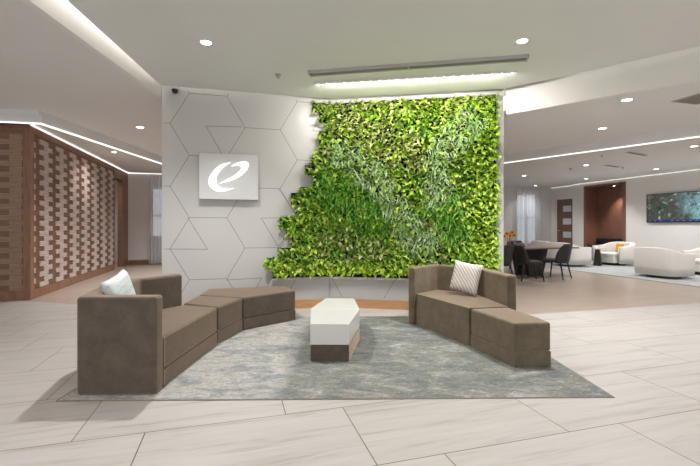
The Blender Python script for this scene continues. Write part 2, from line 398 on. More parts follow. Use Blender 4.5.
# fascias
t = MB(); t.add([(-2.36, -4, 2.935), (-2.47, 3.1, 2.935), (-2.54, 5.42, 2.935), (-2.54, 5.42, 3.3), (-2.47, 3.1, 3.3), (-2.36, -4, 3.3)],
                [(0, 1, 4, 5), (1, 2, 3, 4)])
t.add([(-2.42, -4, 2.935), (-2.53, 3.1, 2.935), (-2.60, 5.42, 2.935), (-2.60, 5.42, 3.3), (-2.53, 3.1, 3.3), (-2.42, -4, 3.3)],
      [(0, 1, 4, 5), (1, 2, 3, 4)])
t.add([(-2.36, -4, 2.935), (-2.47, 3.1, 2.935), (-2.54, 5.42, 2.935), (-2.60, 5.42, 2.935), (-2.53, 3.1, 2.935), (-2.42, -4, 2.935)],
      [(0, 1, 4, 5), (1, 2, 3, 4)])
struct(t, 'trim_1', M['white'])
t = MB(); t.prism([(2.16, 5.57), (3.66, 4.23), (9.46, -1.05), (9.50, -1.0), (3.70, 4.28), (2.20, 5.62)], 2.74, 3.3)
struct(t, 'trim_2', M['white'])
# led strips hidden in the coves (above the ceiling edge, shining outwards)
def led_strip(path, name, z0=3.19, z1=3.21, mat='led', w=.02):
    m = MB()
    off = offset_path(path, w)
    for i in range(len(path)-1):
        m.prism([path[i], path[i+1], off[i+1], off[i]], z0, z1)
    return m
s = led_strip([(-2.24, -4), (-2.36, 3.2), (-2.52, 5.2)], 'l', w=.02); struct(s, 'trim_3', M['ledleft'])
s = led_strip([(9.3, -1.12), (3.55, 4.10), (2.55, 5.03)], 'r', w=.02); struct(s, 'trim_4', M['ledright'])
o2 = offset_path([A0+Vector((.05, 0)), A1, A2-Vector((.35, -.06))], -.11)
s = led_strip(o2, 'f'); struct(s, 'trim_5', M['led'])

# dropped bulkheads with a light line along the lower lip
def bulkhead(path, ztop, zbot, n, t=.06, idx=0):
    off = offset_path(path, t); m = MB(); l = MB(); o3 = offset_path(path, -.012)
    for i in range(len(path)-1):
        m.prism([path[i], path[i+1], off[i+1], off[i]], zbot+.02, ztop)
        l.prism([o3[i], o3[i+1], off[i+1], off[i]], zbot+.012, zbot+.02)
    a = struct(m, 'trim_%d' % idx, M['ceil'])
    struct(l, 'light_line', M['ledsoft'], a)
bulkhead([(6.5, 4.60), (5.06, 6.466), (3.335, 8.705), (1.0, 11.7)][::-1], 2.76, 2.549, 0, idx=6)
bulkhead([(-4.70, 12.9), (-4.68, 6.10), (-12, 4.5)][::-1], 2.95, 2.74, 0, idx=7)

# ------------------------------------------------------------------ left: slatted timber wall
VL = -3.18; UN = 7.71; UD0 = 12.45; UD1 = 13.2; UE = 13.87; ZS = 2.82
w = MB()
w.uvbox(UN, UD0, VL-.12, VL-.03, 0, ZS); w.uvbox(UN, UN+.1, VL-6, VL-.03, 0, ZS)
w.uvbox(UD0, UD1, VL-.12, VL-.03, 2.54, ZS); w.uvbox(UD1, UE, VL-.12, VL, 0, ZS)
sl = struct(w, 'wall_left', M['slatdark'])
def slat_field(face):
    md, ml = MB(), MB(); rh = .087; per = .65
    z = .16; row = 0
    while z+rh < 2.72:
        if face == 'side':
            runs = [(UN+.10, UD0-.06)]; base = 8.03
        else: runs = [(.10, 5.5)]; base = -.05
        lo, hi = runs[0]
        k = -2
        while base+k*per < hi:
            s0 = base+k*per
            la, lb = (s0, s0+.34) if row % 2 == 0 else (s0+.17, s0+.5)
            # light block, then dark block up to the next light block
            nb = s0+per+(0 if row % 2 == 0 else .17)
            for (x0, x1, mm, dep) in ((la, lb, ml, .026), (lb, nb, md, .012)):
                x0, x1 = max(lo, x0), min(hi, x1)
                if x1-x0 < .01: continue
                for q in range(4):
                    za = z+q*rh/4+.003; zb = z+(q+1)*rh/4-.005
                    dd = dep*(1 if q % 2 == 0 else .8)
                    if face == 'side': mm.uvbox(x0, x1, VL-.03, VL-.03+dd, za, zb)
                    else: mm.uvbox(UN-dd, UN, VL-x1, VL-x0, za, zb)
            k += 1
        z += rh; row += 1
    return md, ml
for face in ('side', 'front'):
    md, ml = slat_field(face)
    struct(md, 'dark_slat', M['slatdark'], sl); struct(ml, 'pale_slat', M['slatlight' if face == 'side' else 'slatdim'], sl)
t = MB()
t.uvbox(UN-.03, UN+.10, VL-.10, VL+.0, 0, ZS)                      # corner post
t.uvbox(UN+.10, UD0-.06, VL-.03, VL-.002, 0, .155); t.uvbox(UN+.10, UD0-.06, VL-.03, VL-.004, 2.72, ZS)
t.uvbox(UN-.028, UN, VL-6, VL-.10, 0, .155); t.uvbox(UN-.028, UN, VL-6, VL-.10, 2.74, ZS)
t.uvbox(UD0-.06, UD0, VL-.12, VL, 0, ZS)
t.uvbox(UD0, UD1, VL-.12, VL, 2.54, 2.60); t.uvbox(UD0, UD1, VL-.03, VL-.002, 2.60, ZS)
struct(t, 'trim_8', M['woodtrim'])
t = MB(); t.uvbox(UN-.03, UE, VL-.005, VL+.02, ZS+.012, ZS+.026); t.uvbox(UE-.03, UE-.01, VL, 0, ZS+.012, ZS+.026)
struct(t, 'trim_9', M['ledsoft'])
# corridor behind the doorway
w = MB(); w.uvbox(UD0-1.5, UE+1, VL-1.5, VL-1.4, 0, 2.9); w.uvbox(UE+1, UE+1.1, VL-1.5, VL-.1, 0, 2.9)
struct(w, 'wall_corridor', M['wallgrey'])
# far left wall with window and sheer
def px_v(px, u):       # v on the plane u=const seen at pixel column px
    r = (px-CX)/F; Y = u/(CA-SA*r); return Y*(CA*r+SA)
va, vb = px_v(149.5, UE), px_v(175, UE)
w = MB(); w.uvbox(UE, UE+.12, VL-.12, va+.05, 0, 2.9); w.uvbox(UE, UE+.12, va+.05, 3, 2.75, 2.9); w.uvbox(UE, UE+.12, va+.05, 3, 0, .85)
w.uvbox(UE, UE+.12, vb, 3, .85, 2.75)
struct(w, 'wall_back_left', M['wallgrey'])
w = MB(); w.uvbox(UE-.02, UE, VL, 3, 0, .14); struct(w, 'baseboard_back', M['woodtrim'])
w = MB()
for z in (.85, 1.5, 2.71): w.uvbox(UE+.02, UE+.08, va+.05, vb, z, z+.04)
for v in (va+.05, (va+vb)/2, vb-.04): w.uvbox(UE+.02, UE+.08, v, v+.04, .85, 2.75)
w1 = struct(w, 'window_1', M['white'])
w = MB(); w.uvbox(UE+.045, UE+.055, va+.05, vb, .85, 2.75); struct(w, 'pane', M['glass'], w1)
def curtain(u, v0, v1, z0, z1, name, label, loc_side=-1):
    m = MB(); n = int((v1-v0)/.012); vs = []; fs = []
    for i in range(n+1):
        v = v0+(v1-v0)*i/n; d = .035*math.sin(i*.75)+.014*math.sin(i*.31+1)
        for z in (z0, z1): vs.append(UV(u+d*(1 if z == z0 else .7), v, z))
    for i in range(n): fs.append((2*i, 2*i+2, 2*i+3, 2*i+1))
    o0 = UV(u, (v0+v1)/2, z0)
    th = thing(name, label, 'curtain', o0)
    m.add(vs, fs); c = m.build('fabric', M['sheer'], th, smooth=True, origin=o0)
    r = MB(); r.tube(UV(u, v0-.03, z1+.02)-o0, UV(u, v1+.03, z1+.02)-o0, .012, .012); r.build('curtain_track', M['white'], th)
    return th
curtain(UE-.14, va, vb-.1, .03, 2.78, 'sheer_curtain', 'white sheer curtain over the window at the left, past the timber wall doorway')

# ------------------------------------------------------------------ right: lounge walls
VT = 12.1; VD = 12.33; UF = 13.4; UJ = 12.1; ZR = 2.75
NU0, NU1, NZ = 10.05, 11.53, 2.56
w = MB()
w.uvbox(-3, NU0, VT, VT+.15, 0, ZR); struct(w, 'wall_television', M['white']); w = MB(); w.uvbox(NU1, UJ, VT, VT+.15, 0, ZR); w.uvbox(NU0, NU1, VT, VT+.15, NZ, ZR)
DU0, DU1, DZ = 12.34, 13.12, 2.24
w.uvbox(UJ, DU0, VD, VD+.15, 0, ZR); w.uvbox(DU1, UF, VD, VD+.15, 0, ZR); w.uvbox(DU0, DU1, VD, VD+.15, DZ, ZR)
w.uvbox(UJ-.1, UJ, VT+.15, VD+.15, 0, ZR)
struct(w, 'wall_right', M['white'])
w = MB()                                                       # niche lining
w.uvbox(NU0-.06, NU0+.03, VT-.03, VT+.58, 0, NZ); w.uvbox(NU1-.03, NU1+.06, VT-.03, VT+.58, 0, NZ)
w.uvbox(NU0-.06, NU1+.06, VT-.03, VT+.58, NZ, NZ+.07); w.uvbox(NU0, NU1, VT+.55, VT+.60, 0, NZ)
struct(w, 'trim_10', M['niche'])
va, vb = px_v(514.5, UF), px_v(538.5, UF)
w = MB(); w.uvbox(UF, UF+.15, 5, va+.1, 0, ZR); w.uvbox(UF, UF+.15, vb-.05, VD+.3, 0, ZR); w.uvbox(UF, UF+.15, va+.1, vb-.05, 2.6, ZR); w.uvbox(UF, UF+.15, va+.1, vb-.05, 0, .5)
struct(w, 'wall_back_right', M['wallgrey'])
w = MB()
for z in (.5, 1.5, 2.56): w.uvbox(UF+.03, UF+.09, va+.1, vb-.05, z, z+.05)
for v in (va+.1, (va+vb)/2, vb-.1): w.uvbox(UF+.03, UF+.09, v, v+.05, .5, 2.6)
w2 = struct(w, 'window_2', M['white'])
w = MB(); w.uvbox(UF+.055, UF+.065, va+.1, vb-.05, .5, 2.6); struct(w, 'pane', M['glass'], w2)
curtain(UF-.14, va, vb, .03, 2.70, 'sheer_curtain', 'white sheer curtain on the far wall beside the dark door, behind the dining table')
# door with three lites
d = MB(); d.uvbox(DU0, DU1, VD+.02, VD+.06, .01, DZ)
door = struct(d, 'door_1', M['door'])
d = MB()
for z0, z1 in ((1.751, 1.987), (1.258, 1.493), (.745, .98)): d.uvbox(DU0+.08, DU0+.48, VD+.012, VD+.02, z0, z1)
struct(d, 'door_lite', M['frost'], door)
d = MB(); d.uvbox(DU1-.10, DU1-.06, VD-.03, VD+.02, 1.0, 1.03); d.uvbox(DU1-.20, DU1-.06, VD-.045, VD-.03, 1.0, 1.03); struct(d, 'door_handle', M['steel'], door)
d = MB(); d.uvbox(DU0-.04, DU0, VD-.01, VD+.02, 0, DZ+.04); d.uvbox(DU1, DU1+.04, VD-.01, VD+.02, 0, DZ+.04); d.uvbox(DU0-.04, DU1+.04, VD-.01, VD+.02, DZ, DZ+.04)
struct(d, 'trim_11', M['white'])
t = MB(); t.uvbox(-3, UJ, VT-.03, VT-.001, 2.728, 2.742); t.uvbox(UJ, UF, VD-.02, VD-.001, 2.728, 2.742); struct(t, 'trim_12', M['ledfaint'])
# television
TU1, TU0, TZ0, TZ1 = 9.27, 7.74, 1.30, 2.153
o0 = UV((TU0+TU1)/2, VT, (TZ0+TZ1)/2)
tv = thing('television', 'wide flat television showing an underwater reef picture on the white wall', 'television', o0)
d = MB(); d.uvbox(TU0, TU1, VT-.06, VT-.015, TZ0, TZ1); d.uvbox(TU0+.5, TU1-.5, VT-.015, VT+.002, TZ0+.2, TZ1-.2)
d.build('housing', M['black'], tv, origin=o0)
d = MB(); d.uvbox(TU0+.02, TU1-.02, VT-.064, VT-.06, TZ0+.025, TZ1-.02)
scn = d.build('screen', M['screen'], tv); scn.location = -o0
d = MB(); d.uvbox(TU0+.02, TU1-.02, VT-.067, VT-.064, TZ0+.025, TZ0+.085)
tk = d.build('ticker_bar', M['ticker'], scn)
d = MB()
for k in range(9):
    if k in (3,): continue
    a = TU1-.08-k*.16; d = MB(); d.uvbox(a-.06, a, VT-.069, VT-.067, TZ0+.050, TZ0+.058)
    d.build('ticker_text', M['tickertext'], scn)

# far edges of the building, out of view, so light stays inside
w = MB(); w.prism([(-12, -4), (-11.9, -4), (-11.9, 18), (-12, 18)], 0, 3)
struct(w, 'wall_far_left', M['wallgrey'])

# ------------------------------------------------------------------ logo sign
sg_n = wall_n(230); TL, TR, BL = wallpt(199, 152.8, .1), wallpt(258.2, 154.2, .1), wallpt(199.4, 199, .1)
hx = (TR-TL); hx.z = 0; hxn = hx.normalized(); org = TL.copy(); wz = TL.z-BL.z
o0 = org+hx*.5-Vector((0, 0, wz/2))
sign = thing('logo_sign', 'square grey lightbox sign with a glowing white swoosh letter on the panelled wall', 'sign', o0)
d = MB(); d.box(org-o0-Vector((0, 0, wz)), hx, -sg_n*.085, (0, 0, wz)); d.build('sign_panel', M['sign'], sign, bevel=.004)
d = MB(); ins = hxn*.05; d.box(org-o0-Vector((0, 0, wz-.05))+ins-sg_n*.085, hx-2*ins, -sg_n*.017, (0, 0, wz-.1)); d.build('mounting_box', M['joint'], sign)
def crop(pts): return [wallpt(180+x/6.66, 140+y/6.66, .103) for x, y in pts]
def spline(pts, n=6, closed=False):
    out = []
    for i in range(len(pts)-1):
        p0 = Vector(pts[max(0, i-1)]); p1 = Vector(pts[i]); p2 = Vector(pts[i+1]); p3 = Vector(pts[min(len(pts)-1, i+2)])
        for k in range(n):
            t = k/n; out.append(.5*((2*p1)+(p2-p0)*t+(2*p0-5*p1+4*p2-p3)*t*t+(3*p1-p0-3*p2+p3)*t**3))
    out.append(Vector(pts[-1])); return out
def swoosh(outer, inner, nm):
    a, b_ = spline(outer), spline(inner); n = 40
    def res(pl):
        ds = [0]
        for i in range(1, len(pl)): ds.append(ds[-1]+(pl[i]-pl[i-1]).length)
        r = []
        for k in range(n+1):
            t = ds[-1]*k/n; i = max(i for i in range(len(ds)) if ds[i] <= t+1e-9); i = min(i, len(pl)-2)
            q = (t-ds[i])/max(1e-9, ds[i+1]-ds[i]); r.append(pl[i].lerp(pl[i+1], min(1, q)))
        return r
    A, B = res(a), res(b_); WA, WB = crop(A), crop(B)
    m = MB(); th = sg_n*.012; vs = []
    for p, q in zip(WA, WB): vs += [p-o0, q-o0, p+th-o0, q+th-o0]
    fs = []
    for i in range(n):
        k = 4*i; fs += [(k+2, k+6, k+7, k+3), (k, k+1, k+5, k+4), (k, k+4, k+6, k+2), (k+1, k+3, k+7, k+5)]
    m.add(vs, fs); m.build(nm, M['signglow'], sign)
swoosh([(335, 151), (270, 168), (218, 215), (193, 265), (200, 310), (237, 338), (292, 343), (362, 321)],
       [(335, 151), (290, 180), (252, 225), (240, 262), (247, 296), (270, 318), (305, 326), (362, 321)], 'logo_stroke')
swoosh([(342, 175), (375, 156), (420, 145), (450, 150), (455, 172), (440, 205), (395, 243), (330, 273), (264, 289)],
       [(342, 175), (370, 170), (395, 172), (409, 183), (405, 198), (388, 217), (355, 241), (315, 264), (264, 289)], 'logo_stroke')

# ------------------------------------------------------------------ living wall
steps = [(312.4, 103.5, 112.3), (319.3, 112.3, 122.6), (326.2, 122.6, 132), (319, 132, 157), (311.5, 157, 165.6), (305, 165.6, 175), (313, 175, 187.3),
         (299.5, 187.3, 193), (291, 193, 205), (299.5, 205, 217), (279.8, 217, 229), (286, 229, 237), (292, 237, 248), (279.8, 248, 258), (267, 258, 267), (272.3, 267, 277.6)]
rows = []
for px, y0, y1 in steps:
    a, b_ = sz(px, y0), sz(px, y1); rows.append((a[0], b_[1], a[1]))
sR = sz(495.5, 150)[0]
o0 = Vector((A1.x, A1.y, .44))
green = thing('living_wall', 'large green living wall of mixed leafy plants with a stepped left edge', 'living wall', o0)
m = MB()
for s0, z0, z1 in rows:
    m.prism([sw(s0, 0, .001)[:2], sw(Lt, 0, .001)[:2], sw(sR, 0, .001)[:2], sw(sR, 0, .05)[:2], sw(Lt+.001, 0, .05)[:2], sw(s0, 0, .05)[:2]], z0+.0005, z1-.0005)
m.build('planter_backing', M['dark'], green, origin=o0)
m = MB(); s0 = rows[-1][0]-.01
m.prism([sw(s0, 0, .001)[:2], sw(Lt, 0, .001)[:2], sw(sR, 0, .001)[:2], sw(sR, 0, .09)[:2], sw(Lt+.001, 0, .09)[:2], sw(s0, 0, .09)[:2]], rows[-1][1]-.03, rows[-1][1]-.002)
m.build('drip_ledge', M['panel'], green, origin=o0)
def inside(s, z):
    if s > sR+.03*mnoise.noise(Vector((0, 0, z*9)))+.015: return False
    for s0, z0, z1 in rows:
        if z0 <= z <= z1: return s >= s0-.012-.03*mnoise.noise(Vector((s*5, 0, z*8)))
    return False
def project(s, z):
    p = sw(s, z, .1); return CX+F*p.x/p.y, HY-F*(z-H)/p.y
def near_seg(x, y, x0, y0, x1, y1):
    dx, dy = x1-x0, y1-y0; t = max(0, min(1, ((x-x0)*dx+(y-y0)*dy)/(dx*dx+dy*dy)))
    return math.hypot(x-x0-t*dx, y-y0-t*dy)
def species(s, z):
    x, y = project(s, z); nz = mnoise.noise(Vector((x*.07, y*.07, 3)))*13; q = random.random()
    dl = min(near_seg(x, y, 338, 152, 375, 175), near_seg(x, y, 375, 175, 392, 205), near_seg(x, y, 392, 205, 420, 240))
    dr = min(near_seg(x, y, 470, 118, 440, 150), near_seg(x, y, 440, 150, 434, 200))
    if min(dl-2, dr)+nz < 11 and q < .66: return 'pale'
    if y > 262+nz*.4: return 'lime'
    if x > 470+nz and y > 100: return 'lime' if q < .75 else 'green'
    if near_seg(x, y, 350, 125, 405, 150)+nz < 20: return 'olive' if q < .75 else 'lime'
    if near_seg(x, y, 330, 245, 370, 250)+nz < 14 or near_seg(x, y, 425, 230, 440, 260)+nz < 12: return 'olive' if q < .7 else 'green'
    if near_seg(x, y, 445, 210, 480, 250)+nz < 22 or near_seg(x, y, 330, 190, 375, 215)+nz < 20: return 'fern' if q < .5 else ('green' if q < .8 else 'lime')
    if y < 112: return 'lime' if q < .5 else 'olive'
    return 'green' if q < .55 else ('lime' if q < .85 else 'olive')
LM = {k: MB() for k in ('lime', 'green', 'olive', 'pale', 'fern')}
def leaf(mb, base, out, side, up, L, W, droop, fold):
    """arched, folded leaf: 3 cross-sections and a tip"""
    d = out; vs = []; n = 3
    for k in range(n+1):
        t = k/n; c = base+d*(L*t)+Vector((0, 0, -droop*L*t*t))
        wd = W*(.25, 1.0, .72, 0)[k] if W > .012 else W*(.6, 1.0, .8, 0)[k]
        if k == n: vs.append(c)
        else: vs += [c-side*wd+up*(fold*wd), c, c+side*wd+up*(fold*wd)]
    fs = []
    for k in range(n-1):
        a = 3*k; fs += [(a, a+1, a+4, a+3), (a+1, a+2, a+5, a+4)]
    a = 3*(n-1); fs += [(a, a+1, a+3), (a+1, a+2, a+3)]
    mb.add(vs, fs)
def emit(s, z):
    sp = species(s, z); mb = LM[sp]
    d2 = (A1-A0).normalized() if s <= Lt else (A2-A1).normalized()
    tan = Vector((d2.x, d2.y, 0)); nrm = Vector((d2.y, -d2.x, 0)); Z = Vector((0, 0, 1))
    ctr = sw(s, z, .055)-o0
    nl = {'lime': 5, 'green': 5, 'olive': 5, 'pale': 6, 'fern': 6}[sp]
    for i in range(nl):
        a = random.uniform(-1, 1)*1.35; el = random.uniform(-.75, .55)
        out = (nrm*random.uniform(.35, 1.0)+tan*math.sin(a)*1.0+Z*el).normalized()
        side = out.cross(nrm*.5+Z+tan*random.uniform(-.5, .5)).normalized(); up = side.cross(out).normalized()
        if up.dot(nrm) < 0: up = -up
        base = ctr+tan*random.uniform(-.03, .03)+Z*random.uniform(-.03, .03)+nrm*random.uniform(0, .055)
        if sp in ('pale', 'fern'):
            leaf(mb, base, out, side, up, random.uniform(.07, .13), random.uniform(.004, .007) if sp == 'pale' else random.uniform(.006, .010), random.uniform(.3, .8), .3)
        else:
            L = random.uniform(.038, .078)*(1.1 if sp == 'lime' else 1)
            leaf(mb, base, out, side, up, L, L*random.uniform(.24, .36), random.uniform(.15, .6), .25)
zt = rows[0][2]; zb = rows[-1][1]; st = .042
ss = 0.0
ks = int((sR)/st)+1; kz = int((zt-zb)/st)
for a in range(ks+1):
    for b_ in range(kz+1):
        s = a*st+random.uniform(-.02, .02); z = zb+.075+b_*st+random.uniform(-.02, .02)
        if inside(s, z) or (inside(s, z-.0) and True): emit(s, z)
names = {'lime': ('pothos_leaves', L_lime, 'bright lime leaves'), 'green': ('philodendron_leaves', L_green, 'mid green broad leaves'),
         'olive': ('variegated_leaves', L_olive, 'cream and green variegated leaves'), 'pale': ('spider_plant_leaves', L_pale, 'thin silvery pale leaves in a V-shaped drift'),
         'fern': ('fern_fronds', L_fern, 'narrow fresh green fronds')}
for k, mb in LM.items():
    o = mb.build(names[k][0], names[k][1], green, smooth='leaf'); tag(o, names[k][2], kind='stuff')

# ------------------------------------------------------------------ rug
Z1 = .0078
def flat_rug(name, label, poly, mat, edge=None):
    cxy = sum((Vector(p) for p in poly), Vector((0, 0)))/len(poly)
    o = thing(name, label, 'rug', (cxy.x, cxy.y, 0))
    m = MB(); m.prism(rel(poly, cxy), .0005, .006)
    c = [((Vector(p)-cxy)*.993) for p in poly]
    p = MB(); p.prism(c, .006, .0075)
    m.build('rug_binding', M['rugedge'], o); p.build('rug_pile', mat, o)
    return o
flat_rug('area_rug', 'abstract grey and slate-blue area rug under the taupe sofas and white table', [(-2.012, 2.745), (1.848, 2.805), (1.80, 5.33), (-2.13, 5.30)], M['rug'])
flat_rug('area_rug', 'pale grey area rug under the white armchairs in the lounge', [UV(5.6, 8.75)[:2], UV(5.6, 11.85)[:2], UV(11.9, 11.85)[:2], UV(11.9, 8.75)[:2]], M['rug2'])

# ------------------------------------------------------------------ sofas
Z0 = .008
def block(parent, poly, org, zb, z1, nm, mat, bev):
    m = MB(); m.prism(rel(poly, org), zb, z1); return m.build(nm, mat, parent, bevel=bev, seg=4)
def shrink(poly, d):
    c = sum((Vector(p[:2]) for p in poly), Vector((0, 0)))/len(poly)
    return [Vector(p[:2])+(c-Vector(p[:2])).normalized()*d for p in poly]
def ottoman(label, poly, mat, group=None):
    c = sum((Vector(p) for p in poly), Vector((0, 0)))/len(poly)
    o = thing('ottoman', label, 'ottoman', (c.x, c.y, Z0))
    block(o, poly, c, .002, .128, 'base', mat, .008); block(o, poly, c, .131, .375, 'seat_cushion', mat, .022)
    block(o, shrink(poly, .04), c, 0, .003, 'glide_plate', M['black'], .001)
    return o
def sofa(label, outer, t, seat_front, mat):
    c = sum((Vector(p) for p in outer), Vector((0, 0)))/len(outer)
    o = thing('sectional_sofa', label, 'sofa', (c.x, c.y, Z0))
    inner = offset_path(outer, t)
    block(o, list(map(Vector, outer))+inner[::-1], c, .002, .692, 'backrest', mat, .024)
    i2 = offset_path(outer, t+.004)
    sp = i2+[Vector(p) for p in seat_front]
    block(o, sp, c, .002, .128, 'base', mat, .008); block(o, sp, c, .131, .375, 'seat_cushion', mat, .022)
    block(o, shrink(sp, .05), c, 0, .003, 'glide_plate', M['black'], .001)
    return o
# outer paths run so that "left" is the inside
sofa('taupe velvet sofa with wrap-round back at the left, near the front', [(-1.84, 4.24), (-2.09, 3.82), (-2.10, 3.38), (-1.925, 2.825), (-1.368, 2.835)], .12,
     [(-1.384, 3.02), (-1.335, 4.045), (-1.70, 4.17)], M['velvet'])
sofa('taupe velvet sofa with wrap-round back at the right, in front of the living wall', [(.705, 4.91), (1.12, 5.30), (1.60, 4.93), (1.705, 4.10)][::-1], .095,
     [(.80, 4.86), (1.182, 4.0), (1.58, 4.075)], M['velvet2'])
ottoman('small wedge taupe ottoman butted against the left sofa seat', [(-1.335, 4.06), (-1.222, 4.575), (-1.785, 4.735), (-1.765, 4.255)], M['velvet'])
ottoman('large five-sided taupe ottoman at the back, nearest the living wall', [(-1.214, 4.59), (-.69, 5.10), (-.876, 5.50), (-1.845, 5.235), (-1.79, 4.755)], M['velvet'])
ottoman('taupe velvet ottoman in front of the right sofa', [(1.192, 3.982), (1.386, 3.375), (1.708, 3.41), (1.675, 3.66), (1.59, 4.055)], M['velvet2'])

# coffee table
hexo = [(-.35, 3.54), (-.008, 3.535), (.10, 4.17), (.05, 4.79), (-.292, 4.80), (-.41, 4.19)]
c = Vector((-.15, 4.18))
ct = thing('coffee_table', 'elongated hexagonal glossy white coffee table on a taupe upholstered base', 'table', (c.x, c.y, Z0))
block(ct, hexo, c, .002, .145, 'base', M['velvet'], .01)
block(ct, shrink(hexo, .05), c, 0, .003, 'glide_plate', M['black'], .001)
block(ct, hexo[:3]+[hexo[5]], c, .146, .33, 'near_top', M['gloss'], .004)
block(ct, [(.099, 4.176), (.05, 4.79), (-.292, 4.80), (-.409, 4.196)], c, .146, .33, 'far_top', M['gloss'], .004)

# cushions
def cushion(label, loc, size, thick, rot, mat, name='throw_pillow'):
    n = 16; vs = []; fs = []
    for sgn in (1, -1):
        for i in range(n+1):
            for k in range(n+1):
                a, b_ = -1+2*i/n, -1+2*k/n
                p = (max(0, (1-a**4)*(1-b_**4)))**.45
                pin = 1-.07*(1-abs(a)**2)*abs(b_)**4; pin2 = 1-.07*(1-abs(b_)**2)*abs(a)**4
                vs.append((a*size/2*pin2, sgn*thick/2*p, b_*size/2*pin))
    W = n+1
    for sgn in (0, 1):
        for i in range(n):
            for k in range(n):
                q = sgn*W*W+i*W+k; f_ = (q, q+W, q+W+1, q+1); fs.append(f_ if sgn == 0 else f_[::-1])
    m = MB(); m.add(vs, fs); o = m.build(name, mat, smooth=True)
    bm = bmesh.new(); bm.from_mesh(o.data); bmesh.ops.remove_doubles(bm, verts=bm.verts, dist=.0004); bmesh.ops.recalc_face_normals(bm, faces=bm.faces); bm.to_mesh(o.data); bm.free()
    o.location = loc; o.rotation_euler = rot; tag(o, label, 'pillow'); return o
R = math.radians
cushion('cream ribbed throw pillow standing on the right taupe sofa', (1.37, 4.76, Z0+.375+.205), .37, .12, (R(-12), R(7), R(-47)), M['pstripe'])
cushion('pale aqua throw pillow on the left taupe sofa', (-1.865, 3.28, Z0+.375+.225), .41, .11, (R(-14), R(-10), R(97)), M['pblue'])

# ------------------------------------------------------------------ white armchairs
def armchair(label):
    o = thing('armchair', label, 'armchair', group='white swivel armchairs in the lounge')
    # local: faces +x, width along y
    n = 40; Wd, D = .51, .46; t = .13; vs = []; fs = []
    for i in range(n+1):
        a = math.pi*(.5+ i/n) ; a = math.radians(62+ (298-62)*i/n)
        ca, sa = math.cos(a), math.sin(a); e = .54
        ox = math.copysign(abs(ca)**e, ca)*D; oy = math.copysign(abs(sa)**e, sa)*Wd
        ix = math.copysign(abs(ca)**e, ca)*(D-t); iy = math.copysign(abs(sa)**e, sa)*(Wd-t)
        bk = max(0, -ca); top = .57+.13*bk**.8
        vs += [(ox*.97, oy*.97, .06), (ox, oy, .25), (ox, oy, top-.03), (ox*.985, oy*.985, top), (ix*1.04, iy*1.04, top), (ix, iy, top-.03), (ix, iy, .10)]
    c7 = 7
    for i in range(n):
        for k in range(c7):
            a = i*c7+k; b_ = i*c7+(k+1) % c7; fs.append((a, b_, b_+c7, a+c7))
    fs.append(tuple(range(c7))[::-1]); fs.append(tuple(range(n*c7, n*c7+c7)))
    m = MB(); m.add(vs, fs); m.build('shell', M['boucle'], o, smooth=True)
    m = MB(); poly = []
    for i in range(25):
        a = math.radians(66+(294-66)*i/24); ca, sa = math.cos(a), math.sin(a)
        poly.append((math.copysign(abs(ca)**.62, ca)*(D-t-.005), math.copysign(abs(sa)**.62, sa)*(Wd-t-.005)))
    poly += [(.39, -.35), (.44, -.22), (.45, 0), (.44, .22), (.39, .35)]
    m.prism(poly, .08, .27); m.build('seat_box', M['boucle'], o, bevel=.015)
    m = MB(); m.prism(poly, .272, .37); m.build('seat_cushion', M['boucle'], o, bevel=.03)
    m = MB(); m.cyl((0, 0), .33, 0, .08, 32); m.build('swivel_base', M['black'], o)
    return o
def dirrot(v): return math.atan2(v.y, v.x)
fv = UV(0, 1)
ac = armchair('white armchair seen from behind, nearest of the white chairs')
spots = [(ac, UV(7.06, 9.70), dirrot(fv), None),
         (None, UV(9.75, 11.3), dirrot(-fv), 'white armchair with a mustard pillow in front of the walnut niche'),
         (None, UV(7.05, 11.25), dirrot(-fv), 'white armchair cut off by the right edge, under the television'),
         (None, UV(9.85, 9.75), dirrot(fv), 'white armchair just beyond the right end of the dining table'),
         (None, UV(11.1, 10.15), dirrot(fv), 'white armchair furthest back, in front of the dark door')]
for o, p, rz, lb in spots:
    if o is None: o = copy_tree(ac); o['label'] = lb
    o.location = (p.x, p.y, Z1); o.rotation_euler = (0, 0, rz)
cushion('mustard yellow pillow on the white armchair by the walnut niche', UV(9.60, 11.38, Z1+.37+.15), .28, .10, (R(-12), 0, dirrot(-fv)+R(80)), M['yellow'])
# side table
p = UV(9.62, 10.55)
stb = thing('side_table', 'small side table with a dark tapered pedestal between white armchairs', 'side table', (p.x, p.y, Z1))
m = MB(); m.cyl((0, 0), .14, 0, .50, 4, r2=.08); m.build('pedestal', M['blackmetal'], stb)
m = MB(); m.cyl((0, 0), .22, .50, .52, 32); m.build('table_top', M['gloss'], stb)
# bench in the niche
p = UV((NU0+NU1)/2, VT+.24)
bn = thing('bench', 'black leather tufted bench inside the walnut niche', 'bench', (p.x, p.y, 0), math.radians(16))
m = MB(); m.prism([(-.27, -.66), (.27, -.66), (.27, .66), (-.27, .66)], .08, .55); m.build('seat', M['leather'], bn, bevel=.04)
m = MB(); m.prism([(.13, -.66), (.27, -.66), (.27, .66), (.13, .66)], .55, .78); m.build('backrest', M['leather'], bn, bevel=.04)
for sx in (-.22, .22):
    for sy in (-.6, .6): m = MB(); m.cyl((sx, sy), .02, 0, .09, 10); m.build('leg', M['blackmetal'], bn)

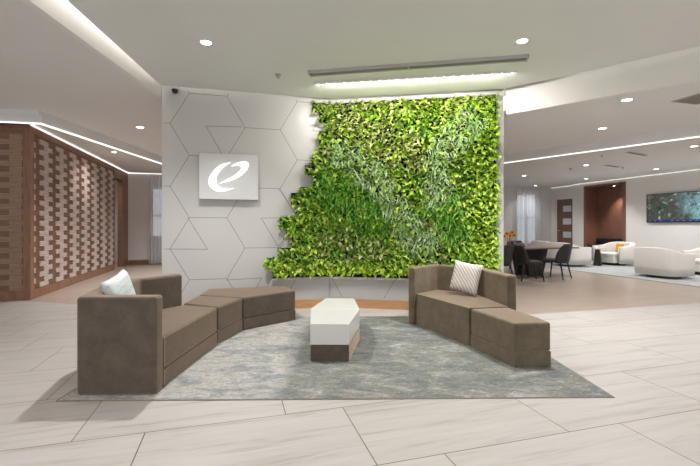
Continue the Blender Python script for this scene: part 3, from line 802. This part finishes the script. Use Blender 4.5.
# ------------------------------------------------------------------ dining set
p = UV(8.27, 6.38)
dt = thing('dining_table', 'long walnut-topped dining table with dark tapered pedestals', 'table', (p.x, p.y, 0), math.radians(16))
TX, TY = 1.62, .47
m = MB(); m.prism([(-TX, -TY), (TX, -TY), (TX, TY), (-TX, TY)], .655, .69); m.build('tabletop', M['tabletop'], dt, bevel=.006)
for cx_ in (-.75, .55):
    m = MB()
    for y0 in (-.26, .16):
        m.add([(cx_-.18, y0, 0), (cx_+.18, y0, 0), (cx_+.18, y0+.1, 0), (cx_-.18, y0+.1, 0), (cx_-.34, y0, .654), (cx_+.34, y0, .654), (cx_+.34, y0+.1, .654), (cx_-.34, y0+.1, .654)],
              [(3, 2, 1, 0), (4, 5, 6, 7), (0, 1, 5, 4), (1, 2, 6, 5), (2, 3, 7, 6), (3, 0, 4, 7)])
    m.build('pedestal', M['blackmetal'], dt)
def dining_chair(label):
    o = thing('dining_chair', label, 'chair', group='dark dining chairs round the walnut table')
    m = MB(); m.prism([(-.19, -.20), (.18, -.22), (.21, -.16), (.21, .16), (.18, .22), (-.19, .20)], .38, .415); m.build('seat_frame', M['leather'], o, bevel=.012)
    m = MB(); m.prism([(-.17, -.185), (.17, -.20), (.195, -.15), (.195, .15), (.17, .20), (-.17, .185)], .415, .44); m.build('seat_pad', M['chairseat'], o, bevel=.012)
    n = 18; nz = 8; vs = []; fs = []
    for k in range(nz+1):
        z = .36+(.80-.36)*k/nz; t = k/nz; hw = math.radians(78-34*t**3)
        for i in range(n+1):
            a = math.pi-hw+2*hw*i/n; rr = .225+.02*t
            x = rr*math.cos(a)-.03-.06*t; y = rr*math.sin(a)*1.0
            for th in (0, .022): vs.append(((x+math.cos(a)*th), (y+math.sin(a)*th), z))
    def id_(k, i, s): return (k*(n+1)+i)*2+s
    for k in range(nz):
        for i in range(n):
            fs.append((id_(k, i, 0), id_(k, i+1, 0), id_(k+1, i+1, 0), id_(k+1, i, 0)))
            fs.append((id_(k, i, 1), id_(k+1, i, 1), id_(k+1, i+1, 1), id_(k, i+1, 1)))
        for i in (0, n): fs.append((id_(k, i, 0), id_(k+1, i, 0), id_(k+1, i, 1), id_(k, i, 1)))
    for k in (0, nz):
        for i in range(n): fs.append((id_(k, i, 0), id_(k, i, 1), id_(k, i+1, 1), id_(k, i+1, 0)))
    m = MB(); m.add(vs, fs); m.build('backrest', M['leather'], o, smooth=True)
    for sx in (-1, 1):
        for sy in (-1, 1):
            m = MB(); m.tube((sx*.16-(.02 if sx < 0 else 0), sy*.17, .39), (sx*.22-(.04 if sx < 0 else 0), sy*.21, .0), .021, .013); m.build('leg', M['blackmetal'], o)
    return o
ch = dining_chair('dark curved-back dining chair facing right on the near side of the table, in full view')
for o, p, d, lb in [(ch, UV(7.42, 6.25), Vector((1, -.05)), None),
                    (None, UV(7.62, 7.13), Vector((-.62, .78)), 'dark dining chair turned left at the right end of the table'),
                    (None, UV(9.02, 7.35), Vector((SA, -CA)), 'dark dining chair on the far side, only its back top showing over the table'),
                    (None, UV(7.45, 5.45), Vector((-SA, CA)), 'dark dining chair half hidden by the edge of the living wall')]:
    if o is None: o = copy_tree(ch); o['label'] = lb
    o.location = (p.x, p.y, 0); o.rotation_euler = (0, 0, math.atan2(d.y, d.x))
# flowers
p = UV(8.15, 6.27)
fl = thing('flower_vase', 'brown vase of orange sunflowers on the dining table', 'flowers', (p.x, p.y, .69))
m = MB(); m.cyl((0, 0), .04, 0, .08, 20, r2=.055); m.cyl((0, 0), .055, .08, .15, 20, r2=.035); m.build('vase', M['terracotta'], fl, smooth=True)
for k, (dx, dy, dz) in enumerate([(-.07, -.03, .33), (.05, -.05, .36), (-.01, -.08, .28), (.11, .0, .29), (-.10, .05, .27), (.03, .05, .31)]):
    s_ = MB(); s_.tube((dx*.2, dy*.2, .10), (dx, dy, dz), .005, .004, 6); sm = s_.build('stem', M['stem'], fl)
    h = MB(); cc = Vector((dx, dy-.012, dz)); N0 = Vector((dx*2, -1, .3)).normalized(); a1 = N0.orthogonal().normalized(); b1 = N0.cross(a1)
    for q in range(14):
        an = 2*math.pi*q/14; r_ = a1*math.cos(an)+b1*math.sin(an); t_ = a1*-math.sin(an)+b1*math.cos(an)
        h.add([cc+r_*.012, cc+r_*.032+t_*.012, cc+r_*.055+N0*.008, cc+r_*.032-t_*.012], [(0, 1, 2, 3)])
    h.build('flower', M['petal'], fl)
    e = MB(); e.tube(cc, cc+N0*.012, .02, .014, 12); e.build('flower_centre', M['seed'], fl)
p = UV(8.02, 6.46)
m = MB(); m.prism([(-.11, -.05), (.11, -.05), (.11, .05), (-.11, .05)], 0, .115)
pb = m.build('storage_box', M['pattern'], bevel=.006); pb.location = (p.x, p.y, .691); pb.rotation_euler = (0, 0, .2)
tag(pb, 'blue and white patterned box beside the sunflowers on the dining table', 'box')

# ------------------------------------------------------------------ ceiling fittings
def downlight(z, px, py, label, r=.06, power=9, grp='recessed round downlights'):
    p = at(px, py, z)
    o = thing('downlight', label, 'ceiling light', (p.x, p.y, z), group=grp)
    m = MB(); n = 28; vs = []; fs = []
    for i in range(n):
        a = 2*math.pi*i/n; c_, s_ = math.cos(a), math.sin(a)
        vs += [((r+.009)*c_, (r+.009)*s_, 0), ((r+.009)*c_, (r+.009)*s_, -.008), (r*c_, r*s_, -.008), (r*c_, r*s_, 0)]
    for i in range(n):
        for k in range(4):
            a = 4*i+k; b_ = 4*i+(k+1) % 4; e = 4*((i+1) % n); fs.append((a, b_, e+(k+1) % 4, e+k))
    m.add(vs, fs); m.build('trim_ring', M['white'], o)
    m = MB(); m.cyl((0, 0), r, -.005, -.001, 28); m.build('lens', M['lens'], o)
    ld = bpy.data.lights.new('lamp', 'SPOT'); ld.energy = power*15; ld.spot_size = R(125); ld.spot_blend = .9; ld.shadow_soft_size = .06; ld.color = (.98, .985, 1)
    lo = bpy.data.objects.new('lamp', ld); col.objects.link(lo); lo.parent = o; lo.location = (0, 0, -.03)
    return o
downlight(ZC, 206, 42, 'bright round downlight in the high ceiling at upper left', .052, 24)
downlight(ZC, 522, 40.5, 'bright round downlight in the high ceiling above the ceiling slot', .052, 24)
downlight(2.94, 140, 127, 'round downlight in the lower left ceiling', .06, 12)
RZ = 2.744
for px, py, lb in [(627, 99.5, 'round downlight nearest the white fascia in the right ceiling'), (602.5, 128, 'second round downlight from the white fascia, before the light line'),
                   (694, 146, 'round downlight at the right edge of the photo, past the light line'), (656, 169, 'round downlight in front of the wall above the television'),
                   (586, 165, 'round downlight just past the light line, middle of the lounge ceiling'), (586, 178.5, 'round downlight furthest toward the walnut niche'),
                   (524, 175.5, 'round downlight over the dining table'), (535.5, 185.5, 'small far round downlight near the sheer curtain')]:
    downlight(RZ, px, py, lb, .055, 5 if px in (524, 535.5) else 15)
# unseen fill lamps added behind the camera, at the sides and behind walls
for x, y, zz in ((-1.2, .8, ZC), (1.3, .8, ZC), (-1.2, -1.6, ZC), (1.3, -1.6, ZC), (4.0, -.5, ZC), (4, -2.5, ZC), (-5.5, 2.5, 2.94), (-4.6, -.5, 2.94), (-7.5, 1, 2.94), (8.2, 3.2, RZ), (9.5, 6.2, RZ), (2.2, 9.2, RZ), (9.3, 9.0, RZ), (-4.0, 10.5, 2.94), (-3.3, 8.2, 2.94), (6.5, 1.6, RZ)):
    p = (x, y); o = thing('downlight', 'unseen fill downlight added outside the view', 'ceiling light', (x, y, zz), group='fill downlights added outside the view')
    m = MB(); m.cyl((0, 0), .065, -.006, -.001, 24); m.build('lens', M['lens'], o)
    ld = bpy.data.lights.new('lamp', 'SPOT'); ld.energy = 420 if (x < -3 and y > 8) else 185; ld.spot_size = R(130); ld.spot_blend = .9; ld.shadow_soft_size = .07; ld.color = (.98, .985, 1)
    lo = bpy.data.objects.new('lamp', ld); col.objects.link(lo); lo.parent = o; lo.location = (0, 0, -.03)
for x, y, z in ((UV(12.8, -3.9).x, UV(12.8, -3.9).y, 2.8), (at(103, 152, 2.86).x+.25, at(103, 152, 2.86).y, 2.86)):  # first lamp is added to brighten the corridor, second washes the timber wall
    o = thing('downlight', 'small downlight by the timber wall, one washing it, one added in the corridor', 'ceiling light', (x, y, z), group='small downlights by the timber wall, one added in the corridor')
    m = MB(); m.cyl((0, 0), .04, -.006, -.001, 20); m.build('lens', M['lens'], o)
    ld = bpy.data.lights.new('lamp', 'SPOT'); ld.energy = 80; ld.spot_size = R(150); ld.spot_blend = .9; ld.shadow_soft_size = .05; ld.color = (.98, .985, 1)
    lo = bpy.data.objects.new('lamp', ld); col.objects.link(lo); lo.parent = o; lo.location = (0, 0, -.03)
# niche lamp
p = UV(10.62, VT+.25, NZ)
o = thing('downlight', 'small lamp in the top of the walnut niche', 'ceiling light', p)
m = MB(); m.cyl((0, 0), .03, -.006, -.001, 20); m.build('lens', M['lens'], o)
ld = bpy.data.lights.new('lamp', 'SPOT'); ld.energy = 120; ld.spot_size = R(80); ld.spot_blend = .7; ld.shadow_soft_size = .03; ld.color = (1, .85, .72)
lo = bpy.data.objects.new('lamp', ld); col.objects.link(lo); lo.parent = o; lo.location = (0, 0, -.02)

# long slot + led bar
def bar(pa, pb, w, z0, z1):
    d = (pb-pa); d.z = 0; n = Vector((-d.y, d.x, 0)).normalized()*w
    m = MB(); m.box(Vector((pa.x, pa.y, z0))-n/2, d, n, (0, 0, z1-z0)); return m, d, n
pa, pb_ = at(309.8, 72.3, ZC), at(527, 56.2, ZC); o0 = (pa+pb_)/2
sd = thing('slot_diffuser', 'long thin grey metal slot diffuser in the ceiling before the living wall', 'vent', o0)
d = (pb_-pa); n = Vector((-d.y, d.x, 0)).normalized()
for off, nm in ((-.045, 'side_rail'), (.045, 'side_rail')):
    m, _, _ = bar(pa-o0+n*off, pb_-o0+n*off, .022, -.035, 0); m.build(nm, M['steel'], sd)
m, _, _ = bar(pa-o0, pb_-o0, .07, -.012, -.001); m.build('slot_blade', M['joint'], sd)
for q in (0, .48, 1):
    m = MB(); c_ = (pa-o0).lerp(pb_-o0, q); m.box(c_-n*.06-d.normalized()*.008+Vector((0, 0, -.04)), d.normalized()*.016, n*.12, (0, 0, .04)); m.build('end_cap', M['steel'], sd)
pa, pb_ = at(314.4, 82.6, ZC), at(516.7, 70.6, ZC); o0 = (pa+pb_)/2
lb = thing('led_bar', 'long white ceiling light bar with a row of bright bulbs shining on the living wall', 'ceiling light', o0)
m, d, n = bar(pa-o0, pb_-o0, .05, -.03, 0); m.build('housing', M['white'], lb)
m, _, _ = bar((pa-o0)*.995, (pb_-o0)*.995, .036, -.0315, -.029); m.build('diffuser_strip', M['ledfaint'], lb)
NB = 22
proto = None
n = n.normalized()
for k in range(NB):
    c_ = (pa-o0).lerp(pb_-o0, (k+.5)/NB)
    if proto is None:
        m = MB(); m.cyl((0, 0), .010, -.010, 0, 12, r2=.013); proto = m.build('bulb', M['lens'], lb); e = proto
    else: e = proto.copy(); col.objects.link(e)
    e.parent = lb; e.location = c_+Vector((0, 0, -.031))
ld = bpy.data.lights.new('bar_lamp', 'AREA'); ld.shape = 'RECTANGLE'; ld.size = d.length*.98; ld.size_y = .04; ld.energy = 58; ld.color = (1, .97, .92)
lo = bpy.data.objects.new('bar_lamp', ld); col.objects.link(lo); lo.parent = lb
ang = math.atan2(d.y, d.x); lo.matrix_local = Matrix.Translation((0, 0, -.05)) @ Matrix.Rotation(ang, 4, 'Z') @ Matrix.Rotation(R(32), 4, 'X')

# security camera, sprinkler, vents, detectors
p = at(176.5, 88.8, ZC)
sc_ = thing('security_camera', 'small black dome security camera at the top left corner of the panelled wall', 'camera', (p.x, p.y-.05, ZC))
m = MB(); m.cyl((0, 0), .05, -.025, 0, 24); m.build('mount', M['white'], sc_)
m = MB(); m.cyl((0, 0), .026, -.075, -.045, 20, r2=.04); m.cyl((0, 0), .04, -.045, -.025, 20); m.build('dome', M['black'], sc_, smooth=False)
def spr(px, py, z, label):
    p = at(px, py, z); o = thing('sprinkler_head', label, 'sprinkler', (p.x, p.y, z), group='ceiling sprinkler heads')
    m = MB(); m.cyl((0, 0), .04, -.006, .004, 20); m.build('escutcheon', M['steel'], o)
    m = MB(); m.cyl((0, 0), .012, -.035, -.006, 12); m.cyl((0, 0), .025, -.04, -.035, 12); m.build('deflector', M['steel'], o)
spr(278, 74.5, ZC, 'small sprinkler head in the high ceiling, left of the slot diffuser')
spr(570.5, 168.5, RZ, 'small sprinkler head in the lounge ceiling, left of the other one')
spr(602, 155, RZ, 'small sprinkler head just past the right light line')
spr(622.5, 167, RZ, 'small sprinkler head beside the far ceiling vent')
def vent(px, py, z, L, W_, label, rot=16):
    p = at(px, py, z); o = thing('ceiling_vent', label, 'vent', (p.x, p.y, z), R(rot), 'ceiling air vents')
    m = MB(); m.box((-L/2, -W_/2, -.01), (L, 0, 0), (0, W_, 0), (0, 0, .01)); m.build('frame', M['steel'], o)
    m = MB(); nb = max(2, int(W_/.03))
    for k in range(nb): m.box((-L/2+.02, -W_/2+.012+k*(W_-.02)/nb, -.013), (L-.04, 0, 0), (0, .012, 0), (0, 0, .003))
    m.build('slat', M['joint'], o)
vent(697, 99, RZ, .42, .30, 'dark square air vent in the right ceiling at the photo edge')
vent(637, 153.6, RZ, .75, .09, 'narrow air vent just past the light line', 30)
vent(612, 166, RZ, .65, .10, 'narrow air vent further back, before the niche', 30)

# ------------------------------------------------------------------ world, camera, scale
wd = bpy.data.worlds.new('world'); bpy.context.scene.world = wd; wd.use_nodes = True
bg = wd.node_tree.nodes['Background']; bg.inputs[0].default_value = (.97, .98, 1, 1); bg.inputs[1].default_value = 1.5
cd = bpy.data.cameras.new('camera'); cam = bpy.data.objects.new('camera', cd); col.objects.link(cam)
cd.sensor_width = 36; cd.lens = 36*F/700; cd.shift_y = (HY-233)/700; cd.clip_start = .05
cam.location = (0, 0, H); cam.rotation_euler = (R(90), 0, 0)
bpy.context.scene.camera = cam
done = set()
for o in bpy.data.objects:
    o.location = o.location*K
    if o.data is not None and o.type == 'MESH' and o.data.name not in done:
        done.add(o.data.name); o.data.transform(Matrix.Scale(K, 4))
    if o.type == 'LIGHT' and o.data.type == 'AREA' and o.data.name not in done:
        done.add(o.data.name); o.data.size *= K; o.data.size_y *= K
    for md in o.modifiers:
        if md.type == 'BEVEL': md.width *= K
sc = bpy.context.scene
sc.view_settings.view_transform = 'Standard'; sc.view_settings.look = 'None'; sc.view_settings.gamma = 1
sc.view_settings.use_curve_mapping = False; sc.view_settings.exposure = -0.06
